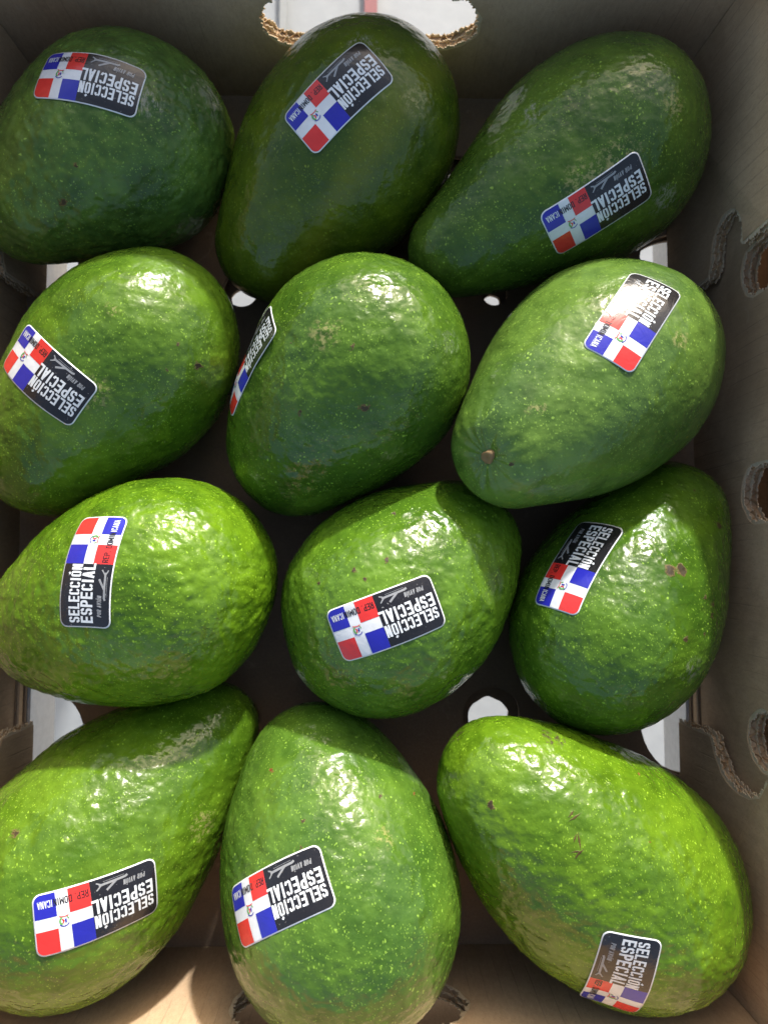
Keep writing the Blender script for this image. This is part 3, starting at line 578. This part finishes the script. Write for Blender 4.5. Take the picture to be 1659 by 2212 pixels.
# ---- print on the stickers: stroke lettering laid as thin ink shapes
def glyph(ch, w, h, t):
    """centre lines of a condensed capital in a w x h cell, stroke t"""
    a, b, l, r = t / 2, h - t / 2, t / 2, w - t / 2
    m = h / 2
    rad = min(w * .42, h * .28) - t / 4
    def cor(cx, cy, a0, a1, n=5):
        return [(cx + rad * math.cos(math.radians(a0 + (a1 - a0) * i / n)), cy + rad * math.sin(math.radians(a0 + (a1 - a0) * i / n))) for i in range(n + 1)]
    if ch == 'E': return [[(l, 0), (l, h)], [(t, b), (w, b)], [(t, m), (w * .92, m)], [(t, a), (w, a)]]
    if ch == 'L': return [[(l, 0), (l, h)], [(t, a), (w, a)]]
    if ch == 'I': return [[(w / 2, 0), (w / 2, h)]]
    if ch == 'C': return [[(r, h * .70)] + cor(r - rad, b - rad, 0, 90) + cor(l + rad, b - rad, 90, 180) + cor(l + rad, a + rad, 180, 270) + cor(r - rad, a + rad, 270, 360) + [(r, h * .30)]]
    if ch == 'O': return [cor(r - rad, b - rad, 0, 90) + cor(l + rad, b - rad, 90, 180) + cor(l + rad, a + rad, 180, 270) + cor(r - rad, a + rad, 270, 360) + [(r, b - rad), (r, b - rad + .01 * h)]]
    if ch == 'S':
        rad2 = min(rad, (m - a) / 2 * .98)
        rad = rad2
        return [[(r, h * .70)] + cor(r - rad, b - rad, 0, 90) + cor(l + rad, b - rad, 90, 180) + cor(l + rad, m + rad, 180, 270) + cor(r - rad, m - rad, 90, 0) + cor(r - rad, a + rad, 0, -90) + cor(l + rad, a + rad, 270, 180) + [(l, h * .30)]]
    if ch == 'N': return [[(l, 0), (l, h)], [(r, 0), (r, h)], [(l + t * .3, h - t * .2), (r - t * .3, t * .2)]]
    if ch == 'P': return [[(l, 0), (l, h)], [(t, b)] + cor(r - rad, b - rad, 90, 0) + cor(r - rad, m - t * .2 + rad, 0, -90) + [(t, m - t * .2)]]
    if ch == 'R': return [[(l, 0), (l, h)], [(t, b)] + cor(r - rad, b - rad, 90, 0) + cor(r - rad, m - t * .2 + rad, 0, -90) + [(t, m - t * .2)], [(w * .55, m - t * .2), (r, 0)]]
    if ch == 'D': return [[(l, 0), (l, h)], [(t, b)] + cor(r - rad, b - rad, 90, 0) + cor(r - rad, a + rad, 0, -90) + [(t, a)]]
    if ch == 'A': return [[(l * .8, 0), (w / 2, h)], [(w - l * .8, 0), (w / 2, h - .01)], [(w * .25, h * .27), (w * .75, h * .27)]]
    if ch == 'V': return [[(l * .8, h), (w / 2, 0)], [(w - l * .8, h), (w / 2, .01)]]
    if ch == 'M': return [[(l, 0), (l, h)], [(r, 0), (r, h)], [(l, h - t * .3), (w / 2, h * .25)], [(w / 2, h * .25), (r, h - t * .3)]]
    if ch == '.': return [[(w / 2, 0), (w / 2, t)]]
    return []

def stroke(V, F, pts, t, lay, step=.06):
    """ribbon of width t along pts, finely cut so that it can bend over the fruit"""
    P = [Vector(p) for p in pts]
    Q = []
    for i in range(len(P) - 1):
        L = (P[i + 1] - P[i]).length
        if L < 1e-6: continue
        k = max(1, int(L / step + .5))
        Q += [P[i].lerp(P[i + 1], j / k) for j in range(k)]
    Q.append(P[-1])
    b = len(V)
    for i, p in enumerate(Q):
        d0 = (Q[i] - Q[i - 1]).normalized() if i else (Q[1] - Q[0]).normalized()
        d1 = (Q[i + 1] - Q[i]).normalized() if i < len(Q) - 1 else d0
        tt = (d0 + d1)
        tt = tt.normalized() if tt.length > 1e-6 else d0
        nn = Vector((-tt.y, tt.x))
        s = 1 / max(.6, nn.dot(Vector((-d0.y, d0.x))))
        for e in (t / 2, 0, -t / 2):
            q = p + nn * e * s
            V.append((q.x, q.y, lay))
    for i in range(len(Q) - 1):
        for j in (0, 1):
            F.append((b + 3 * i + j, b + 3 * i + 3 + j, b + 3 * i + 4 + j, b + 3 * i + 1 + j))

def text(V, F, s, x0, x1, y, h, t, lay, shear=0.0):
    wd = {'I': .5, '.': .4, ' ': .5, 'M': 1.25}
    tot = sum(wd.get(c, 1.0) for c in s)
    gp = .2
    u = (x1 - x0) / (tot + gp * (len(s) - 1))
    x = x0
    k = 0
    for c in s:
        base = 'O' if c == 'Ó' else c
        w = wd.get(base, 1.0) * u
        gs = glyph(base, w, h, min(t, w * .45) if base not in 'I.' else t)
        if c == 'Ó':
            gs.append([(w * .42, h + t * .35), (w * .75, h + t * 1.25)])
        for pl in gs:
            k += 1
            stroke(V, F, [(x + px + shear * py, y + py) for px, py in pl], min(t, w * .45) if base not in 'I.' else t, lay + .0004 * (k % 4))
        x += w + gp * u

def patch(V, F, x0, y0, x1, y1, lay, inside=None, step=.08):
    nx = max(1, int(abs(x1 - x0) / step + .5)); ny = max(1, int(abs(y1 - y0) / step + .5))
    b = len(V)
    for j in range(ny + 1):
        for i in range(nx + 1):
            x = x0 + (x1 - x0) * i / nx; y = y0 + (y1 - y0) * j / ny
            if inside: x, y = inside(x, y)
            V.append((x, y, lay))
    for j in range(ny):
        for i in range(nx):
            a = b + j * (nx + 1) + i
            F.append((a, a + 1, a + nx + 2, a + nx + 1))

SW, SH = 4.05, 2.02      # sticker size, cm
def rounder(w, h, r):
    """pulls points of a w x h rectangle in to rounded corners"""
    def f(x, y):
        cx, cy = w / 2 - r, h / 2 - r
        if abs(x) > cx and abs(y) > cy:
            dx, dy = (abs(x) - cx) / r, (abs(y) - cy) / r
            m = max(dx, dy); L = math.hypot(dx, dy)
            s = m / L if L > 0 else 1
            return math.copysign(cx + dx * s * r, x), math.copysign(cy + dy * s * r, y)
        return x, y
    return f

def ink(name, col, rough=.21, worn=0.0):
    n = N(name)
    v = n.noise(900, 3, .7)
    v2 = n.noise(120, 3, .7)
    c = n.mix(n.ramp(v2, .3, .8), tuple(x * .86 for x in col), col)
    if worn:
        c = n.mix(n.math('MULTIPLY', n.ramp(v, .66, .74), worn), c, (.6, .6, .6))
    n.put(n.b.inputs['Base Color'], c)
    n.b.inputs['Roughness'].default_value = rough
    n.b.inputs['Coat Weight'].default_value = .12
    n.b.inputs['Coat Roughness'].default_value = .12
    n.put(n.b.inputs['Normal'], n.bump(n.noise(140, 4, .6, dist=1.2), .4, .0005))
    return n.m
INK = dict(white=ink('sticker_white', (.70, .73, .75)), black=ink('ink_black', (.014, .013, .015), worn=.4), red=ink('ink_red', (.66, .035, .03)),
           blue=ink('ink_blue', (.02, .022, .36)), grey=ink('ink_grey', (.27, .28, .29)), green=ink('ink_green', (.12, .35, .08)),
           letter=ink('ink_letter', (.70, .74, .76)), rim=ink('sticker_edge', (.50, .56, .54)))

def sticker_pieces():
    """list of (name, ink, verts, faces) in sticker plane, cm; x = reading direction, y = up, third = layer height"""
    out = []
    m = .045
    bx = -SW / 2 + SW * .545        # black panel ends here
    rf = rounder(SW - 2 * m, SH - 2 * m, .24)
    L1 = .006
    V, F = [], []; patch(V, F, -SW / 2 + m, -SH / 2 + m, bx, SH / 2 - m, L1, rf); out.append(('black_panel', 'black', V, F))
    fx0, fx1 = bx, SW / 2 - m
    wb = .40
    cx = (fx0 + fx1) / 2
    cy = 0.0
    for nm, ik, a, b, c, d in (('blue_quarter', 'blue', fx0 + .002, cy + wb / 2, cx - wb / 2, SH / 2 - m), ('red_quarter', 'red', cx + wb / 2, cy + wb / 2, fx1, SH / 2 - m),
                               ('red_quarter', 'red', fx0 + .002, -SH / 2 + m, cx - wb / 2, cy - wb / 2), ('blue_quarter', 'blue', cx + wb / 2, -SH / 2 + m, fx1, cy - wb / 2)):
        V, F = [], []; patch(V, F, a, b, c, d, L1, rf); out.append((nm, ik, V, F))
    L2 = .012
    tx0 = -SW / 2 + .17
    V, F = [], []
    text(V, F, 'SELECCIÓN', tx0, bx - .02, SH / 2 - .36 - .46, .44, .072, L2)
    text(V, F, 'ESPECIAL', tx0, bx + .02, SH / 2 - .36 - .98, .48, .082, L2)
    out.append(('lettering', 'letter', V, F))
    V, F = [], []
    text(V, F, 'POR AVIÓN', tx0 + .22, tx0 + .95, -SH / 2 + .34, .17, .030, L2, .12)
    out.append(('small_lettering', 'grey', V, F))
    # REP. DOMINICANA runs along the lower edge of the flag
    V, F = [], []; text(V, F, 'REP. DOMIN', fx0 + .06, fx0 + 1.17, -SH / 2 + .25, .23, .030, L2); out.append(('flag_lettering', 'black', V, F))
    V, F = [], []; text(V, F, 'ICANA', fx0 + 1.20, fx0 + 1.68, -SH / 2 + .25, .23, .024, L2); out.append(('flag_lettering', 'letter', V, F))
    # aeroplane, nose to the left
    V, F = [], []
    ox, oy = tx0 + .80, -SH / 2 + .22
    pl = []
    stroke(V, F, [(ox, oy - .01), (ox + .08, oy + .025), (ox + .75, oy + .04), (ox + .95, oy + .05)], .075, L2)
    stroke(V, F, [(ox + .36, oy + .03), (ox + .72, oy + .26)], .075, L2 + .0004)
    stroke(V, F, [(ox + .86, oy + .05), (ox + 1.04, oy + .19)], .045, L2 + .0008)
    stroke(V, F, [(ox + .86, oy + .04), (ox + 1.03, oy - .05)], .045, L2 + .0012)
    stroke(V, F, [(ox + .10, oy - .055), (ox + .80, oy - .045)], .012, L2 + .0012)
    out.append(('aeroplane_print', 'grey', V, F))
    # coat of arms in the middle of the cross
    V, F = [], []
    stroke(V, F, [(cx + .17 * math.cos(math.radians(a)), .01 + .17 * math.sin(math.radians(a))) for a in range(35, 146, 10)], .030, L2)
    stroke(V, F, [(cx - .05, .07), (cx - .05, -.05)], .05, L2)
    out.append(('emblem_ribbon', 'blue', V, F))
    V, F = [], []
    stroke(V, F, [(cx + .13 * math.cos(math.radians(a)), .13 * math.sin(math.radians(a))) for a in range(-60, 61, 10)], .055, L2)
    stroke(V, F, [(cx + .15 * math.cos(math.radians(a)), .14 * math.sin(math.radians(a))) for a in range(190, 240, 10)], .03, L2)
    out.append(('emblem_laurel', 'green', V, F))
    V, F = [], []
    stroke(V, F, [(cx + .05, .08), (cx + .01, 0), (cx + .06, -.06)], .04, L2 + .0004)
    stroke(V, F, [(cx - .15, -.15), (cx - .05, -.13), (cx + .07, -.14), (cx + .14, -.17)], .030, L2)
    out.append(('emblem_ribbon', 'red', V, F))
    return out
PIECES = sticker_pieces()

def add_sticker(root, k, me_bvh, o, lift=0.0):
    sd = Vector(AVO[k]['sd']); e = Vector(AVO[k]['se'])
    hit = me_bvh.ray_cast(sd * .2, -sd)
    P = hit[0]
    # smooth normal from a few hits around
    t1 = sd.orthogonal().normalized(); t2 = sd.cross(t1)
    acc = []
    for a in range(8):
        v = (sd + (t1 * math.cos(a * math.pi / 4) + t2 * math.sin(a * math.pi / 4)) * .16).normalized()
        acc.append(me_bvh.ray_cast(v * .2, -v)[0])
    nn = Vector((0, 0, 0))
    for a in range(8):
        nn += (acc[a] - P).cross(acc[(a + 1) % 8] - P)
    nn.normalize()
    if nn.dot(sd) < 0: nn = -nn
    e = (e - nn * e.dot(nn)).normalized()
    up = nn.cross(e)
    rho = .055
    C = P - nn * rho
    NX, NY = 44, 22
    pos = np.zeros((NY + 1, NX + 1, 3)); ctr = np.array(C)
    dirs = np.zeros_like(pos); rad = np.zeros((NY + 1, NX + 1))
    def dir_at(x, y):
        w = e * x + up * y
        L = w.length
        return nn if L < 1e-9 else nn * math.cos(L / rho) + w / L * math.sin(L / rho)
    for j in range(NY + 1):
        for i in range(NX + 1):
            x = (-.5 + i / NX) * SW * 1.04 * CM; y = (-.5 + j / NY) * SH * 1.04 * CM
            d = dir_at(x, y)
            h = me_bvh.ray_cast(C + d * .08, -d)
            r = (h[0] - C).length if h[0] else rho
            dirs[j, i] = d; rad[j, i] = r
    raw = rad.copy()
    for _ in range(30):
        q = np.pad(rad, 1, mode='reflect', reflect_type='odd')
        rad = (q[1:-1, 1:-1] * 2 + q[:-2, 1:-1] + q[2:, 1:-1] + q[1:-1, :-2] + q[1:-1, 2:]) / 6
    rad += max(0, np.percentile(raw - rad, 98)) + .00010
    rad = np.maximum(rad, raw + .00004)
    def at(x, y, lay):
        u = (x / (SW * 1.04) + .5) * NX; v = (y / (SH * 1.04) + .5) * NY
        i = min(max(int(u), 0), NX - 1); j = min(max(int(v), 0), NY - 1)
        fu, fv = u - i, v - j
        r = (rad[j, i] * (1 - fu) + rad[j, i + 1] * fu) * (1 - fv) + (rad[j + 1, i] * (1 - fu) + rad[j + 1, i + 1] * fu) * fv
        d = dir_at(x * CM, y * CM)
        # one corner stands a little proud, as on a real label
        cxr = (x / SW + .5) * cornersign[0] + (1 - cornersign[0]) * .5; cyr = (y / SH + .5) * cornersign[1] + (1 - cornersign[1]) * .5
        c = max(0, (cxr + cyr) / 2 - .62)
        return C + d * (r + lay * CM + c * c * lift)
    cornersign = ((1, -1), (-1, 1), (1, 1), (-1, -1))[k % 4]
    rf = rounder(SW, SH, .27)
    V, F = [], []
    nx, ny = 60, 30
    for lay in (0.0, -.012):
        for j in range(ny + 1):
            for i in range(nx + 1):
                x, y = rf(-SW / 2 + SW * i / nx, -SH / 2 + SH * j / ny)
                V.append(at(x, y, lay))
    M = (nx + 1) * (ny + 1)
    for j in range(ny):
        for i in range(nx):
            a = j * (nx + 1) + i
            F.append((a, a + 1, a + nx + 2, a + nx + 1))
    bd = [i for i in range(nx + 1)] + [j * (nx + 1) + nx for j in range(1, ny + 1)] + [ny * (nx + 1) + i for i in range(nx - 1, -1, -1)] + [j * (nx + 1) for j in range(ny - 1, 0, -1)]
    for i in range(len(bd)):
        a, b = bd[i], bd[(i + 1) % len(bd)]
        F.append((a, a + M, b + M, b))
    st = mesh_obj('sticker', V, F, INK['white'], root, smooth=True)
    for nm, ik, V2, F2 in PIECES:
        VV = [at(x, y, l) for x, y, l in V2]
        mesh_obj(nm, VV, F2, INK[ik], st, smooth=True)

SCAR = simple('stem_scar', (.20, .13, .055), .8)
def build_avocado(k):
    A = AVO[k]; q = A['q']; o = A['o']
    lo, hi, spk, bmp, peb, rgh = LOOK[k]
    nt_, nf = 215, 330
    th = np.linspace(0, math.pi, nt_ + 1)
    ax = np.array([math.cos(q[3]) * math.cos(q[4]), math.sin(q[3]) * math.cos(q[4]), math.sin(q[4])])
    stem = np.array(A['stem'])
    if k != 6: stem = stem - np.array([0, 0, .7])
    stem /= np.linalg.norm(stem)
    e1 = np.cross(stem, [0.1, .2, 1.]); e1 /= np.linalg.norm(e1); e2 = np.cross(stem, e1)
    ph = np.linspace(0, 2 * math.pi, nf, endpoint=False)
    TH, PH = np.meshgrid(th[1:-1], ph, indexing='ij')
    D = (np.cos(TH)[..., None] * stem + np.sin(TH)[..., None] * (np.cos(PH)[..., None] * e1 + np.sin(PH)[..., None] * e2)).reshape(-1, 3)
    D = np.vstack([stem, D, -stem])
    r, _ = surf_radius(q, o, A['a'], D)
    P = D * r[:, None]
    # lumps, pebbles, stem dimple with radiating folds
    n0 = pnoise(P / 3.4 + k * 11.3)
    n1 = pnoise(P / 1.5 + k * 5.1)
    n2 = pnoise(P / peb + k * 2.7); n3 = pnoise(P / (peb * .55) + k * 9.1)
    ang = np.arccos(np.clip(D @ stem, -1, 1))
    fade = np.clip((ang - .15) / .5, .25, 1)
    disp = .04 * n0 + .035 * n1 * (.5 + bmp * .6) + fade * bmp * (.027 * n2 + .013 * n3)
    pha = np.arctan2(D @ e2, D @ e1)
    dw = .16
    depth = .36 if k == 6 else .2
    fold = pnoise(np.stack([np.cos(pha) * 4, np.sin(pha) * 4, ang * 2 + k], 1))
    disp -= depth * np.exp(-(ang / dw) ** 2)
    disp += (.055 if k == 6 else .03) * fold * np.exp(-((ang - .22) / .16) ** 2)
    disp += .05 * np.exp(-((ang - .27) / .08) ** 2)
    P = P + D * disp[:, None]
    V = P * CM
    F = []
    for i in range(nt_ - 2):
        a = 1 + i * nf; b = a + nf
        for j in range(nf):
            j2 = (j + 1) % nf
            F.append((a + j, b + j, b + j2, a + j2))
    L = len(V) - 1; a = 1 + (nt_ - 2) * nf
    for j in range(nf):
        F.append((0, 1 + j, 1 + (j + 1) % nf)); F.append((L, a + (j + 1) % nf, a + j))
    root = thing('avocado', LAB[k], 'avocado', Vector(o) * CM, 'avocados lying in the cardboard box')
    Vl = [tuple(v) for v in V]
    mesh_obj('skin', Vl, F, skin_mat(k), root, smooth=True)
    bv = BVHTree.FromPolygons(Vl, F)
    # stem scar: a small corky knob at the bottom of the dimple
    base = Vector(Vl[0]); n_ = Vector(stem)
    SV, SF = [], []
    a1, a2 = Vector(e1), Vector(e2)
    rs = .0030 if k == 6 else .0026
    rings = ((1.0, -.0012), (1.02, .0004), (.85, .0012), (.5, .0011), (.2, .0007))
    for rr_, hh in rings:
        for j in range(18):
            t = 2 * math.pi * j / 18
            wv = 1 + .1 * math.sin(3 * t + k) + .05 * math.sin(7 * t)
            SV.append(base + (a1 * math.cos(t) * .8 + a2 * math.sin(t)) * rs * rr_ * wv + n_ * hh)
    for i in range(len(rings) - 1):
        for j in range(18):
            SF.append((i * 18 + j, i * 18 + (j + 1) % 18, (i + 1) * 18 + (j + 1) % 18, (i + 1) * 18 + j))
    SF.append(tuple(range((len(rings) - 1) * 18, len(rings) * 18)))
    mesh_obj('stem_scar', SV, SF, SCAR, root, smooth=True)
    add_sticker(root, k, bv, o, lift=(.012 if k in (5, 12) else .004))

for k in sorted(AVO):
    build_avocado(k)
